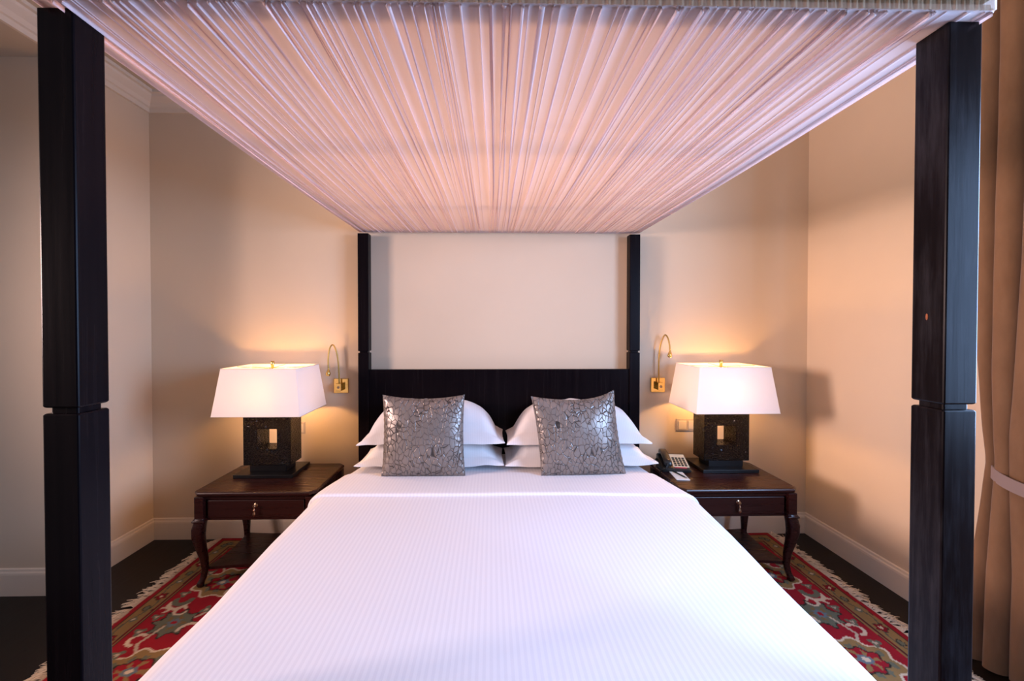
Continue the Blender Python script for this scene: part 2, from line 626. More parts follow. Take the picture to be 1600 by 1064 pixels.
def rug_colours(e, y):
    """e: distance from the fringed edge, y: distance from the back edge"""
    col = np.empty(e.shape + (3,))
    col[:] = RED
    d = np.minimum(e, y)

    def put(mask, c):
        col[mask] = c

    def polar(cx, cy):
        dx, dy = e - cx, y - cy
        return np.hypot(dx, dy), np.arctan2(dy, dx)

    def stroke(pts, w, c):
        pts = np.array(pts)
        for (x0, y0), (x1, y1) in zip(pts[:-1], pts[1:]):
            L2 = (x1 - x0) ** 2 + (y1 - y0) ** 2 + 1e-12
            t = np.clip(((e - x0) * (x1 - x0) + (y - y0) * (y1 - y0)) / L2, 0, 1)
            put(np.hypot(e - x0 - t * (x1 - x0), y - y0 - t * (y1 - y0)) < w, c)

    def arc(cx, cy, r, a0, a1, w, c):
        a = np.linspace(R(a0), R(a1), 9)
        stroke(np.stack([cx + r * np.cos(a), cy + r * np.sin(a)], 1), w, c)

    def rosette(cx, cy, r, n, ph=0.0):
        rr, th = polar(cx, cy)
        k = 1 + 0.16 * np.cos(n * th + ph) + 0.07 * np.cos(2 * n * th)
        q = rr / (r * k)
        put(q < 1.12, DARK)
        put(q < 1.0, GREEN)
        put((q < 0.62) & (np.cos(5 * th) > 0.1), TAN * 0.75)
        put(q < 0.36, BLUE)
        put(q < 0.16, RED)

    def palmette(cx, cy, r, s):
        dx, dy = (e - cx) * s, y - cy
        rr, th = np.hypot(dx * 0.8, dy), np.arctan2(dy, dx)
        k = 1 + 0.11 * np.cos(7 * th) + 0.18 * np.cos(th)
        q = rr / (r * k)
        put(q < 1.0, CREAM)
        put(q < 0.91, TAN)
        put((q < 0.74) & (np.cos(9 * th) > 0.0), GREEN)
        put(q < 0.56, DARK)
        put(q < 0.50, RED)
        put((q < 0.44) & (np.cos(6 * th) > 0.3), TAN)
        put(q < 0.2, BLUE)
        put(q < 0.1, CREAM)

    # ---- field motifs
    for k in range(5):
        y0 = 0.60 + 0.72 * k
        stroke([(0.30, y0 - 0.33), (0.26, y0 - 0.2), (0.33, y0 - 0.1), (0.42, y0)], 0.0075, CREAM * 0.8)
        stroke([(0.42, y0 + 0.05), (0.52, y0 + 0.2), (0.40, y0 + 0.33), (0.27, y0 + 0.38)], 0.0075, CREAM * 0.8)
        palmette(0.36, y0 - 0.02, 0.15, 1)
        rosette(0.33, y0 + 0.36, 0.092, 8)
        rosette(0.62, y0 + 0.20, 0.11, 9, 1.0)
        palmette(0.72, y0 + 0.50, 0.14, -1)
        # curled white leaves
        arc(0.24, y0 + 0.19, 0.05, -30, 190, 0.012, CREAM)
        for a in (20, 60, 100, 140):
            stroke([(0.24 + 0.05 * math.cos(R(a)), y0 + 0.19 + 0.05 * math.sin(R(a))),
                    (0.24 + 0.085 * math.cos(R(a + 12)), y0 + 0.19 + 0.085 * math.sin(R(a + 12)))], 0.008, CREAM)
        arc(0.245, y0 + 0.155, 0.045, 0, 180, 0.016, GREEN)
        arc(0.235, y0 + 0.49, 0.04, 90, 300, 0.010, CREAM)
        arc(0.45, y0 + 0.42, 0.06, 180, 380, 0.010, CREAM)
        arc(0.50, y0 + 0.08, 0.05, 30, 260, 0.010, CREAM)
        # small buds and leaves
        for cx, cy in ((0.21, y0 + 0.10), (0.205, y0 + 0.31), (0.20, y0 + 0.43), (0.44, y0 + 0.25), (0.52, y0 + 0.36), (0.22, y0 - 0.13)):
            rr, th = polar(cx, cy)
            q = rr / (0.026 * (1 + 0.35 * np.cos(3 * th + cx * 40)))
            put(q < 1.0, GREEN)
            put(q < 0.4, CREAM * 0.8)
        arc(0.30, y0 + 0.26, 0.03, 0, 160, 0.007, CREAM)

    # ---- border
    b = d < 0.165
    put(b, RED)
    put(d < 0.155, DARK)
    put(d < 0.149, TAN)
    put(d < 0.140, DRED)
    put(d < 0.130, DARK)
    bt = d < 0.126
    put(bt, TAN)
    along = np.where(e < y, y, e)
    dd = d - 0.083
    per = 0.36
    ph = np.mod(along + 0.06, per)

    def bmotif(c, fn):
        for cc in (c - per, c, c + per):
            fn(ph - cc)

    vine = np.abs(dd - 0.022 * np.sin(2 * PI * along / per * 1.0)) < 0.0045
    put(bt & vine, GREEN * 0.7)

    def ros(u):
        q = np.hypot(u * 0.9, dd) / 0.03 / (1 + 0.2 * np.cos(5 * np.arctan2(dd, u)))
        put(bt & (q < 1.0), DARK)
        put(bt & (q < 0.85), RED * 0.75)
        put(bt & (q < 0.32), CREAM)

    def leaf(u):
        q = np.hypot(u * 1.0, dd * 1.4) / 0.026
        put(bt & (q < 1.0), DARK)
        put(bt & (q < 0.78), GREEN)
        put(bt & (np.abs(u) < 0.004), DARK * 1.2) if False else None

    def bud(u):
        q = (np.abs(u) + np.abs(dd)) / 0.027
        put(bt & (q < 1.0), GREEN)
        put(bt & (q < 0.45), CREAM * 0.9)

    bmotif(0.06, ros)
    bmotif(0.17, leaf)
    bmotif(0.27, bud)
    put(d < 0.041, DARK)
    put(d < 0.036, RED)
    put(e < 0.006, CREAM * 0.8)
    return col * 0.85


def rug_strip(xa, xb, step):
    nx, ny = max(2, int((xb - xa) / step)), int((RY1 - RY0) / 0.0065)
    if step > 0.05:
        ny = int((RY1 - RY0) / 0.05)
    xs, ys = np.linspace(xa, xb, nx), np.linspace(RY0, RY1, ny)
    X, Y = np.meshgrid(xs, ys, indexing='ij')
    Z = RZ + 0.0012 * fbm(X * 9, Y * 9, 3)
    e = np.minimum(X - RX0, RX1 - X) + 0.004 * fbm(X * 25, Y * 25, 11, 2)
    yy = RY1 - Y + 0.004 * fbm(X * 25, Y * 25, 12, 2)
    col = rug_colours(e, np.maximum(yy, 0.0))
    col *= (1 + 0.10 * fbm(X * 40, Y * 12, 5, 3))[..., None]
    return np.stack([X, Y, Z], -1), np.clip(col, 0, 1)


rug = thing('oriental_rug', 'red oriental rug with tan border and cream fringed ends under the bed', 'rug')
for (xa, xb, st, nm) in ((RX0, -0.88, 0.0065, 'pile'), (-0.88, 0.98, 0.09, 'pile'), (0.98, RX1, 0.0065, 'pile')):
    P, colr = rug_strip(xa, xb, st)
    me = grid_mesh('pile', P)
    ca = me.color_attributes.new('weave', 'FLOAT_COLOR', 'POINT')
    rgba = np.concatenate([colr, np.ones(colr.shape[:2] + (1,))], -1)
    ca.data.foreach_set('color', rgba.reshape(-1).astype(np.float32))
    link_mesh('pile', me, M['rug'], rug, True)
bm = bmesh.new()
box(bm, RX0, RX1, RY0, RY1, 0.001, RZ - 0.002)
obj('rug_backing', bm, M['fringe'], rug)
for sx, x0 in ((-1, RX0), (1, RX1)):
    bm = bmesh.new()
    y = RY0
    while y < RY1:
        lean = random.gauss(-0.25, 0.5)
        ln = random.uniform(0.06, 0.105)
        for k in range(3):
            yy = y + k * 0.004
            l2 = ln * random.uniform(0.8, 1.05)
            le = lean + random.gauss(0, 0.22)
            p = [(x0 - sx * 0.004, yy, 0.010), (x0 + sx * l2 * 0.35, yy + le * l2 * 0.3, 0.010 + random.uniform(0, 0.006)),
                 (x0 + sx * l2 * 0.75, yy + le * l2 * 0.75, 0.006), (x0 + sx * l2, yy + le * l2 * random.uniform(0.8, 1.3), 0.004)]
            tube(bm, p, [0.0032, 0.0034, 0.0030, 0.0018], 4)
        y += 0.0135
    o = obj('fringe', bm, M['fringe'], rug, True)
    o['kind'] = 'stuff'

# ------------------------------------------------------------------ four-poster bed
bed = thing('four_poster_bed', 'dark espresso four-poster bed with tall square posts and a pleated white canopy', 'bed')
PXL, PXR, PYF, PYB = -0.967, 1.100, 1.020, 3.300
PH, PT = 0.040, 2.357


def square(c, h, z, r=0.004):
    x, y = c
    pts = []
    for sx, sy, a0 in ((1, 1, 0), (-1, 1, 90), (-1, -1, 180), (1, -1, 270)):
        for a in (a0, a0 + 45, a0 + 90):
            pts.append((x + sx * (h - r) + r * math.cos(R(a)), y + sy * (h - r) + r * math.sin(R(a)), z))
    return pts


for x in (PXL, PXR):
    for y in (PYF, PYB):
        bm = bmesh.new()
        G0, G1 = 1.455, 1.468
        lv = [(0, PH - 0.003), (0.003, PH), (G0 - 0.004, PH), (G0 - 0.001, PH - 0.002), (G0, PH - 0.004), (G0, PH - 0.010),
              (G1, PH - 0.010), (G1, PH - 0.004), (G1 + 0.001, PH - 0.002), (G1 + 0.004, PH), (PT, PH)]
        rings(bm, [square((x, y), h, z + 0.013 if z == 0 else z) for z, h in lv])
        worn = x == PXR and y == PYF
        o = obj('post', bm, M['worn'] if worn else M['espresso'], bed, True, 30)
        if worn:
            o['label'] = 'scuffed square post with worn pale streaks'
bm = bmesh.new()
t = bmesh.new()
box(bm, PXL + PH - 0.008, PXR - PH + 0.008, PYB - 0.028, PYB + 0.006, 0.30, 1.327, 0.004)
obj('headboard', bm, M['espresso'], bed, True, 30)
for x in (PXL, PXR):
    bm = bmesh.new()
    box(bm, x - 0.018, x + 0.018, PYF + PH - 0.005, PYB - PH + 0.005, 0.16, 0.34, 0.004)
    obj('side_rail', bm, M['espresso'], bed, True, 30)
bm = bmesh.new()
box(bm, PXL + PH - 0.005, PXR - PH + 0.005, PYF - 0.02, PYF + 0.018, 0.16, 0.34, 0.004)
obj('foot_rail', bm, M['espresso'], bed, True, 30)
bm = bmesh.new()
box(bm, PXL + 0.019, PXR - 0.019, PYF + 0.045, PYB - 0.045, 0.20, 0.33, 0.004)
obj('bed_base', bm, M['espresso'], bed, True, 30)
# a chip that shows bare wood on the right front post
bm = bmesh.new()
lathe(bm, [(0.0, -0.0005), (0.0035, -0.0004), (0.003, 0.0006), (0.0, 0.0008)][1:3], 8, (0, 0, 0), 'X')
o = obj('bare_wood_chip', bm, M['bare_wood'], bed, True)
o['label'] = 'orange bare-wood chip on the inner face of a post'
o.scale = (1, 0.9, 2.4)
o.location = (PXR - PH, PYF + 0.002, 1.675)

# canopy beams above the cloth
CX0, CX1, CY0, CY1, CZ = -1.012, 1.150, 0.950, 3.338, 2.368
for a in ((CX0 + 0.012, CX1 - 0.012, CY0 + 0.012, CY0 + 0.075), (CX0 + 0.012, CX1 - 0.012, CY1 - 0.075, CY1 - 0.012),
          (CX0 + 0.012, CX0 + 0.07, CY0 + 0.075, CY1 - 0.075), (CX1 - 0.07, CX1 - 0.012, CY0 + 0.075, CY1 - 0.075),
          (CX0 + 0.07, CX1 - 0.07, 1.705, 1.73), (CX0 + 0.07, CX1 - 0.07, 2.555, 2.58)):
    bm = bmesh.new()
    lift = 0.05 if a[2] in (1.705, 2.555) else 0.0
    box(bm, *a, CZ + 0.026 + lift, CZ + 0.089, 0.003)
    obj('canopy_beam', bm, M['espresso'], bed)


def canopy_z(y):
    return 2.360 + 0.022 * (y - CY0) / (CY1 - CY0)


def canopy_x(x, y):
    # the frame is a touch narrower at the foot end
    return x + (0.065 - x) * 0.018 * (CY1 - y) / (CY1 - CY0)


def canopy_cloth():
    # pleat boundaries across the width, every pleat its own width, depth and overlap
    ws = []
    while sum(ws) < CX1 - CX0:
        ws.append(random.choice([0.007, 0.010, 0.014, 0.019, 0.026, 0.034]) * random.uniform(0.85, 1.2))
    ws = np.array(ws) * (CX1 - CX0) / sum(ws)
    x0 = CX0 + np.concatenate([[0], np.cumsum(ws)])
    npl = len(ws)
    ys = np.concatenate([np.linspace(CY1, CY0 + 0.22, 26), np.linspace(CY0 + 0.20, CY0 + 0.003, 14)])
    hp = rng.uniform(0.003, 0.009, npl)
    ov = rng.uniform(0.3, 1.0, npl)
    fold_w = rng.uniform(0.003, 0.007, npl) + 0.012 * rng.uniform(0, 1, npl) ** 4
    seeds = rng.uniform(0, 100, npl + 1)
    rows = []
    nodes_t = (ys - CY0) / (CY1 - CY0)

    def edge_drift(t):
        # how far every pleat boundary wanders as it runs from back to front
        return 0.006 * np.sin(seeds * 7.1 + t * 3.0) + 0.003 * np.sin(seeds * 3.3 + t * 8.0) + 0.012 * np.sin(x0 * 4 + t * 2.2)

    total = []
    for t, y in zip(nodes_t, ys):
        win = min(1, (x0 - CX0).min() + 1)
        fade = np.minimum(1, np.minimum(x0 - CX0, CX1 - x0) / 0.08)
        xb = x0 + edge_drift(t) * fade
        xb = np.maximum.accumulate(xb + np.arange(len(xb)) * 1e-6)
        row = []
        amp = hp * (0.75 + 0.45 * np.sin(seeds[:-1] * 5 + t * 5.0)) * (1 + 0.5 * max(0, 1 - t / 0.18))
        amp = amp * (0.45 + 0.55 * min(1, (1 - t) / 0.06 + 0.15))
        sag = -0.010 * math.sin(PI * t)
        for i in range(npl):
            w = xb[i + 1] - xb[i]
            fw = min(fold_w[i] * (1 + 0.9 * math.exp(-t / 0.12) * math.sin(seeds[i] * 9) + 0.35 * math.sin(seeds[i] * 4 + t * 7)), w * 0.7)
            for p in (0.0, 0.25, 0.5, 0.75):
                q = p * (w - fw * 0.2)
                row.append((xb[i] + q, 0.25 * amp[i] * math.sin(PI * p), sag))
            for q, h in ((0.85, 0.0), (1.12, -0.35), (1.18, -0.75), (1.0, -1.0), (0.72, -0.9), (0.58, -0.5), (0.75, -0.12)):
                row.append((xb[i] + w - fw + fw * q * ov[i] + fw * (1 - ov[i]) * (0.3 + 0.6 * q), h * amp[i], sag))
        row.append((xb[-1], 0.0, sag))
        total.append((y, np.array(row)))
    P = []
    for y, r in total:
        P.append(np.stack([canopy_x(r[:, 0], y), np.full(len(r), y), canopy_z(y) + r[:, 1] + r[:, 2]], -1))
    y, r = total[-1]
    r[:, 0] = canopy_x(r[:, 0], y)
    zf = canopy_z(CY0)
    r[:, 1] *= 0.7
    # tuck the front edge up behind the valance
    P.append(np.stack([r[:, 0], np.full(len(r), CY0 + 0.006), zf + 0.006 + 0.3 * r[:, 1]], -1))
    P.append(np.stack([r[:, 0], np.full(len(r), CY0 + 0.008), np.full(len(r), zf + 0.02)], -1))
    return grid_mesh('canopy_cloth', np.array(P))


o = link_mesh('canopy_cloth', canopy_cloth(), M['canopy'], bed, True)
o['label'] = 'pleated sheer white canopy cloth'
for x, s in ((CX0, -1), (CX1, 1)):
    bm = bmesh.new()
    tube(bm, [(canopy_x(x, CY0), CY0 + 0.005, canopy_z(CY0) + 0.004), (x, CY1, canopy_z(CY1) + 0.004)], 0.006, 8)
    obj('canopy_piping', bm, M['canopy'], bed, True)
    n = 90
    ysd = np.linspace(CY0, CY1, n)
    P = np.stack([np.stack([canopy_x(x, ysd) + s * (0.004 + 0.002 * np.sin(ysd * 160)), ysd, canopy_z(ysd) + z], -1) for z in (0.004, 0.05, 0.10)])
    link_mesh('canopy_side', grid_mesh('canopy_side', P), M['canopy'], bed, True)
ysx = np.linspace(CX0, CX1, 1100)
gath = 0.0022 * np.sin(ysx * 310 + 3 * np.sin(ysx * 23)) + 0.0016 * np.sin(ysx * 530 + 2 * np.sin(ysx * 41))
P = np.stack([np.stack([canopy_x(ysx, CY0) + 0.003 * np.sin(ysx * 70) * z * 10, CY0 - 0.003 + gath * min(1, 0.35 + z * 20), np.full(1100, canopy_z(CY0) - 0.001 + z)], -1) for z in (0.0, 0.004, 0.02, 0.05, 0.10)])
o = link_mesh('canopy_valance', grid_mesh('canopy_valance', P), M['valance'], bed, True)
o['label'] = 'gathered strip, browned for shade, along the front edge of the canopy'
ysx = np.linspace(CX0, CX1, 200)
P = np.stack([np.stack([ysx, CY1 + 0.004 + 0.002 * np.sin(ysx * 200), np.full(200, canopy_z(CY1) + z)], -1) for z in (0.0, 0.05, 0.10)])
link_mesh('canopy_back', grid_mesh('canopy_back', P), M['canopy'], bed, True)

# ------------------------------------------------------------------ bedding
BT = 0.69


def bed_row(Y, extra=0.0, zlow=0.26, nt=90, rad=0.085):
    xl = np.interp(Y, [1.07, 1.2, 2.0, 2.5, 2.84, 3.25], [-0.995, -1.003, -1.022, -1.03, -0.992, -0.915]) - extra
    xr = np.interp(Y, [1.07, 1.2, 2.0, 2.38, 2.8, 3.25], [1.085, 1.095, 1.165, 1.185, 1.115, 1.045]) + extra
    top = BT + extra
    pts = []
    for z in np.linspace(zlow, top - rad, 8):
        pts.append((xl, z))
    for a in np.linspace(0, 90, 9)[1:]:
        pts.append((xl + rad - rad * math.cos(R(a)), top - rad + rad * math.sin(R(a))))
    for x in np.linspace(xl + rad, xr - rad, nt)[1:-1]:
        pts.append((x, top))
    for a in np.linspace(90, 0, 9)[:-1]:
        pts.append((xr - rad + rad * math.cos(R(a)), top - rad + rad * math.sin(R(a))))
    for z in np.linspace(top - rad, zlow, 8):
        pts.append((xr, z))
    return np.array(pts)


def bedding(name, ys, extra, zlow, mat, parent, foot=False, wr=1.0):
    P = []
    if foot:
        for d in (0.30, 0.2, 0.12, 0.07):
            r = bed_row(ys[0], extra - 0.02, zlow)
            P.append(np.stack([r[:, 0], np.full(len(r), ys[0]), np.minimum(r[:, 1], BT - d)], -1))
        for a in (30, 60):
            r = bed_row(ys[0], extra - 0.02 * (1 - a / 90), zlow)
            P.append(np.stack([r[:, 0], np.full(len(r), ys[0] + 0.05 * (1 - math.cos(R(a)))), np.minimum(r[:, 1], BT - 0.05 + 0.05 * math.sin(R(a)))], -1))
        ys = ys + np.linspace(0.05, 0, len(ys))
    for y in ys:
        r = bed_row(y, extra, zlow)
        P.append(np.stack([r[:, 0], np.full(len(r), y), r[:, 1]], -1))
    P = np.array(P)
    X, Y = P[..., 0], P[..., 1]
    edge = np.clip((np.abs(X - 0.06) - 0.75) / 0.3, 0, 1)
    P[..., 2] += wr * (0.0035 * fbm(X * 3.0, Y * 2.5, 21) + 0.0025 * edge * fbm(X * 4, Y * 11, 22))
    sgn = np.sign(X - 0.06)
    P[..., 0] += wr * sgn * edge * 0.008 * fbm(Y * 7, Y * 2, 23)
    return link_mesh(name, grid_mesh(name, P), mat, parent, True)


spread = thing('bedspread', 'smooth white striped bedspread with its top turned down, covering the mattress', 'bedspread', (0, 0, 0))
bedding('cover', np.linspace(1.075, 2.62, 60), 0.0, 0.26, M['bedspread'], spread, foot=True)
bedding('bottom_sheet', np.linspace(2.55, 3.262, 30), -0.008, 0.26, M['sheet'], spread, wr=0.6)


def fold():
    ys = np.concatenate([np.linspace(2.80, 2.44, 16), 2.44 - 0.010 * np.sin(np.linspace(0, PI, 7)[1:])])
    ex = np.concatenate([np.linspace(0.004, 0.014, 16), 0.004 + 0.010 * np.cos(np.linspace(0, PI, 7)[1:]) - 0.0])
    P = []
    for y, e_ in zip(ys, ex):
        r = bed_row(y, e_, 0.50)
        P.append(np.stack([r[:, 0], np.full(len(r), y) + 0.004 * np.sin(r[:, 0] * 5) - 0.035 * np.clip((r[:, 0] - 0.2), 0, 1) ** 2, r[:, 1]], -1))
    P = np.array(P)
    X, Y = P[..., 0], P[..., 1]
    P[..., 2] += 0.003 * fbm(X * 3.0, Y * 2.5, 21) + 0.003 * fbm(X * 2, Y * 14, 31)
    return link_mesh('turned_down_fold', grid_mesh('turned_down_fold', P), M['sheet'], spread, True)


fold()


def pillow(name, W, D, H, fl, droop, seed, mat, parent=None, up=0.6):
    nu, nv = 70, 44
    u, v = np.meshgrid(np.linspace(-1, 1, nu), np.linspace(-1, 1, nv), indexing='ij')
    # denser sampling close to the flange
    x, y = u * W / 2, v * D / 2
    x = x * (1 - 0.018 * (1 - v ** 2))
    y = y * (1 - 0.030 * (1 - u ** 2))
    ui = np.clip(np.abs(u) / (1 - 2 * fl / W), 0, 1)
    vi = np.clip(np.abs(v) / (1 - 2 * fl / D), 0, 1)
    body = np.clip(1 - ui ** 2.6, 0, 1) ** 0.62 * np.clip(1 - vi ** 2.4, 0, 1) ** 0.55
    ex = np.maximum(np.clip((np.abs(u) - 0.70) / 0.30, 0, 1), np.clip((np.abs(v) - 0.72) / 0.28, 0, 1))
    dr = -droop * ex ** 1.3
    wrk = (0.007 * fbm(x * 16, y * 16, seed) + 0.006 * fbm(x * 38 + 2 * np.sin(y * 12), y * 14, seed + 2, 2)) * (0.3 + body) + 0.012 * ex * fbm(x * 13, y * 13, seed + 1)
    zt = up * H * body + dr + wrk + 0.003
    zb = -(1 - up) * H * body + dr + 0.012 * ex * fbm(x * 13, y * 13, seed + 1) - 0.003
    T = np.stack([x, y, zt], -1)
    B = np.stack([x, y, zb], -1)
    return T, B


def closed_pair(name, T, B, mat, parent, loc=(0, 0, 0), rot=(0, 0, 0)):
    nu, nv = T.shape[:2]
    bm = bmesh.new()
    vt = [[bm.verts.new(T[i, j]) for j in range(nv)] for i in range(nu)]
    vb = [[bm.verts.new(B[i, j]) for j in range(nv)] for i in range(nu)]
    for i in range(nu - 1):
        for j in range(nv - 1):
            bm.faces.new((vt[i][j], vt[i + 1][j], vt[i + 1][j + 1], vt[i][j + 1]))
            bm.faces.new((vb[i][j], vb[i][j + 1], vb[i + 1][j + 1], vb[i + 1][j]))
    for i in range(nu - 1):
        bm.faces.new((vt[i][0], vb[i][0], vb[i + 1][0], vt[i + 1][0]))
        bm.faces.new((vt[i][-1], vt[i + 1][-1], vb[i + 1][-1], vb[i][-1]))
    for j in range(nv - 1):
        bm.faces.new((vt[0][j], vt[0][j + 1], vb[0][j + 1], vb[0][j]))
        bm.faces.new((vt[-1][j], vb[-1][j], vb[-1][j + 1], vt[-1][j + 1]))
    o = obj(name, bm, mat, parent, True, 60)
    o.location = loc
    o.rotation_euler = rot
    return o


PG = 'white pillows stacked against the headboard'
for k, (cx, cz, W, H, dr, rz, upf, lab) in enumerate((
        (-0.415, 0.775, 1.00, 0.190, 0.055, 0.0, 0.55, 'white flanged pillow at the bottom of the pile farther from the telephone'),
        (-0.405, 0.945, 0.99, 0.250, 0.075, 0.012, 0.76, 'white flanged pillow lying on top of the pile farther from the telephone'),
        (0.612, 0.775, 1.035, 0.190, 0.055, 0.0, 0.55, 'white flanged pillow at the bottom of the pile next to the telephone'),
        (0.597, 0.945, 0.98, 0.243, 0.085, -0.012, 0.76, 'white flanged pillow lying on top of the pile next to the telephone'))):
    T, B = pillow('pillow', W, 0.41, H, 0.05, dr, 40 + 5 * k, M['pillow'], None, upf)
    o = closed_pair('pillow', T, B, M['pillow'], None, (cx, 3.063, cz), (0, 0, rz))
    tag(o, lab, 'pillow', PG)


def cushion(W, H, T_, seed, shear, raise_r):
    n = 46
    u, v = np.meshgrid(np.linspace(-1, 1, n), np.linspace(-1, 1, n), indexing='ij')
    x = u * W / 2 * (1 - 0.045 * (1 - v ** 2))
    z = v * H / 2 * (1 - np.where(v > 0, 0.105, 0.0) * (1 - u ** 2))
    x = x + shear * v
    z = z + raise_r * np.clip(u, 0, 1) ** 3 * np.clip(v, 0, 1) ** 3
    body = np.clip(1 - np.abs(u) ** 2.3, 0, 1) ** 0.6 * np.clip(1 - np.abs(v) ** 2.3, 0, 1) ** 0.6
    pucker = 0.004 * np.sin(v * 38 + seed) * np.exp(-(1 - np.abs(u)) * 9) + 0.004 * np.sin(u * 41 + seed) * np.exp(-(1 - np.abs(v)) * 9)
    w = 0.004 * fbm(x * 14, z * 14, seed)
    f = np.stack([x, -T_ / 2 * body - 0.003 + pucker + w, z], -1)
    b = np.stack([x, T_ / 2 * 0.7 * body + 0.003 + pucker, z], -1)
    return f, b


f, b = cushion(0.535, 0.515, 0.15, 3, -0.004, 0.0)
o = closed_pair('cushion', f, b, M['cushion'], None, (-0.437, 2.775, 0.953), (R(-8), 0, 0))
tag(o, 'square silver-grey crackle cushion with an evenly dipped top edge, away from the telephone', 'cushion', 'grey cushions propped on the bed')
f, b = cushion(0.555, 0.505, 0.15, 9, -0.028, 0.035)
o = closed_pair('cushion', f, b, M['cushion'], None, (0.567, 2.775, 0.948), (R(-8), 0, R(3)))
tag(o, 'square silver-grey crackle cushion leaning askew with one raised corner, nearer the telephone', 'cushion', 'grey cushions propped on the bed')


# ------------------------------------------------------------------ nightstands
def octagon(x, y, c, z):
    return [(-x + c, -y, z), (x - c, -y, z), (x, -y + c, z), (x, y - c, z), (x - c, y, z), (-x + c, y, z), (-x, y - c, z), (-x, -y + c, z)]


def make_nightstand(label, loc):
    t = thing('nightstand', label, 'nightstand', loc, 0, 'nightstands beside the bed')
    W, D = 0.3825, 0.285
    bm = bmesh.new()
    rings(bm, [octagon(W + o_, D + o_, 0.035, z) for o_, z in ((-0.022, 0.585), (-0.016, 0.590), (-0.006, 0.594), (-0.002, 0.599), (0, 0.604), (0, 0.611), (-0.003, 0.617), (-0.009, 0.620))])
    obj('table_top', bm, M['table'], t, True, 28)
    aw, ad = W - 0.034, D - 0.034
    bm = bmesh.new()
    box(bm, -aw, -aw + 0.02, -ad + 0.02, ad, 0.432, 0.5855)
    box(bm, aw - 0.02, aw, -ad + 0.02, ad, 0.432, 0.5855)
    box(bm, -aw + 0.02, aw - 0.02, ad - 0.02, ad, 0.432, 0.5855)
    box(bm, -aw + 0.02, aw - 0.02, -ad + 0.004, -ad + 0.02, 0.562, 0.5855)
    box(bm, -aw + 0.02, aw - 0.02, -ad + 0.004, -ad + 0.02, 0.432, 0.446)
    box(bm, -aw + 0.02, aw - 0.02, -ad + 0.02, ad - 0.02, 0.434, 0.444)
    obj('apron', bm, M['table'], t)
    bm = bmesh.new()
    box(bm, -aw + 0.047, aw - 0.047, -ad - 0.004, -ad + 0.30, 0.449, 0.559, 0.003)
    dr = obj('drawer', bm, M['table'], t, True, 30)
    bm = bmesh.new()
    y = -ad - 0.004
    lathe(bm, [(0.0135, y), (0.0135, y - 0.002), (0.010, y - 0.004), (0.004, y - 0.006), (0.004, y - 0.014), (0.0085, y - 0.017), (0.0095, y - 0.022), (0.006, y - 0.026)], 14, (0, 0, 0.527), 'Y')
    lathe(bm, [(0.003, 0.517), (0.004, 0.508), (0.0065, 0.503), (0.0045, 0.497), (0.0085, 0.483), (0.0095, 0.474), (0.006, 0.466), (0.003, 0.463)], 14, (0, y - 0.020, 0))
    obj('drop_pull', bm, M['old_brass'], dr, True, 40)
    for sx in (-1, 1):
        for sy in (-1, 1):
            # square corner block, collar and S-curved leg
            bm = bmesh.new()
            cx, cy = sx * (W - 0.038), sy * (D - 0.038)
            box(bm, cx - 0.027, cx + 0.027, cy - 0.027, cy + 0.027, 0.432, 0.5855, 0.002)
            obj('corner_block', bm, M['table'], t, True, 30)
            bm = bmesh.new()
            lg = [(0.436, 0.0, 0.034), (0.428, 0.003, 0.0365), (0.42, 0.003, 0.033), (0.405, 0.004, 0.033), (0.37, 0.010, 0.0355), (0.32, 0.011, 0.0335), (0.25, 0.003, 0.028),
                  (0.17, -0.009, 0.0215), (0.10, -0.013, 0.0175), (0.05, -0.006, 0.017), (0.026, 0.003, 0.019), (0.015, 0.006, 0.020), (0.0, 0.004, 0.016)]
            secs = []
            for z, off, r in lg:
                px, py = cx + sx * off, cy + sy * off
                secs.append([(px + r * (abs(math.cos(a)) ** 0.6) * math.copysign(1, math.cos(a)), py + r * (abs(math.sin(a)) ** 0.6) * math.copysign(1, math.sin(a)), z + 0.0145) for a in
                             [2 * PI * i / 20 + 0.01 for i in range(20)]])
            # the collar
            rings(bm, secs)
            obj('leg', bm, M['table'], t, True, 50)
            bm = bmesh.new()
            box(bm, cx - 0.039, cx + 0.039, cy - 0.039, cy + 0.039, 0.428, 0.441, 0.005, 3)
            obj('leg_collar', bm, M['table'], t, True, 40)
    # low shelf with hollowed edges
    bm = bmesh.new()
    out = []
    sw, sd = W - 0.055, D - 0.055
    for k in range(13):
        s = -1 + k / 6
        out.append((s * sw, -sd + 0.03 * (1 - s * s)))
    for k in range(1, 13):
        s = -1 + k / 6
        out.append((sw - 0.025 * (1 - s * s), s * sd))
    for k in range(1, 13):
        s = 1 - k / 6
        out.append((s * sw, sd - 0.02 * (1 - s * s)))
    for k in range(1, 12):
        s = 1 - k / 6
        out.append((-sw + 0.025 * (1 - s * s), s * sd))
    rings(bm, [[(a, b_, z) for a, b_ in out] for z in (0.106, 0.108, 0.122, 0.124)])
    obj('shelf', bm, M['table'], t, True, 30)
    return t


ns = make_nightstand('mahogany nightstand with one drawer, holding only a lamp', (-1.484, 2.975, 0.0))
copy_thing(ns, (1.585, 2.960, 0.0), 0, 'mahogany nightstand with one drawer, holding a lamp, a telephone and a notepad')


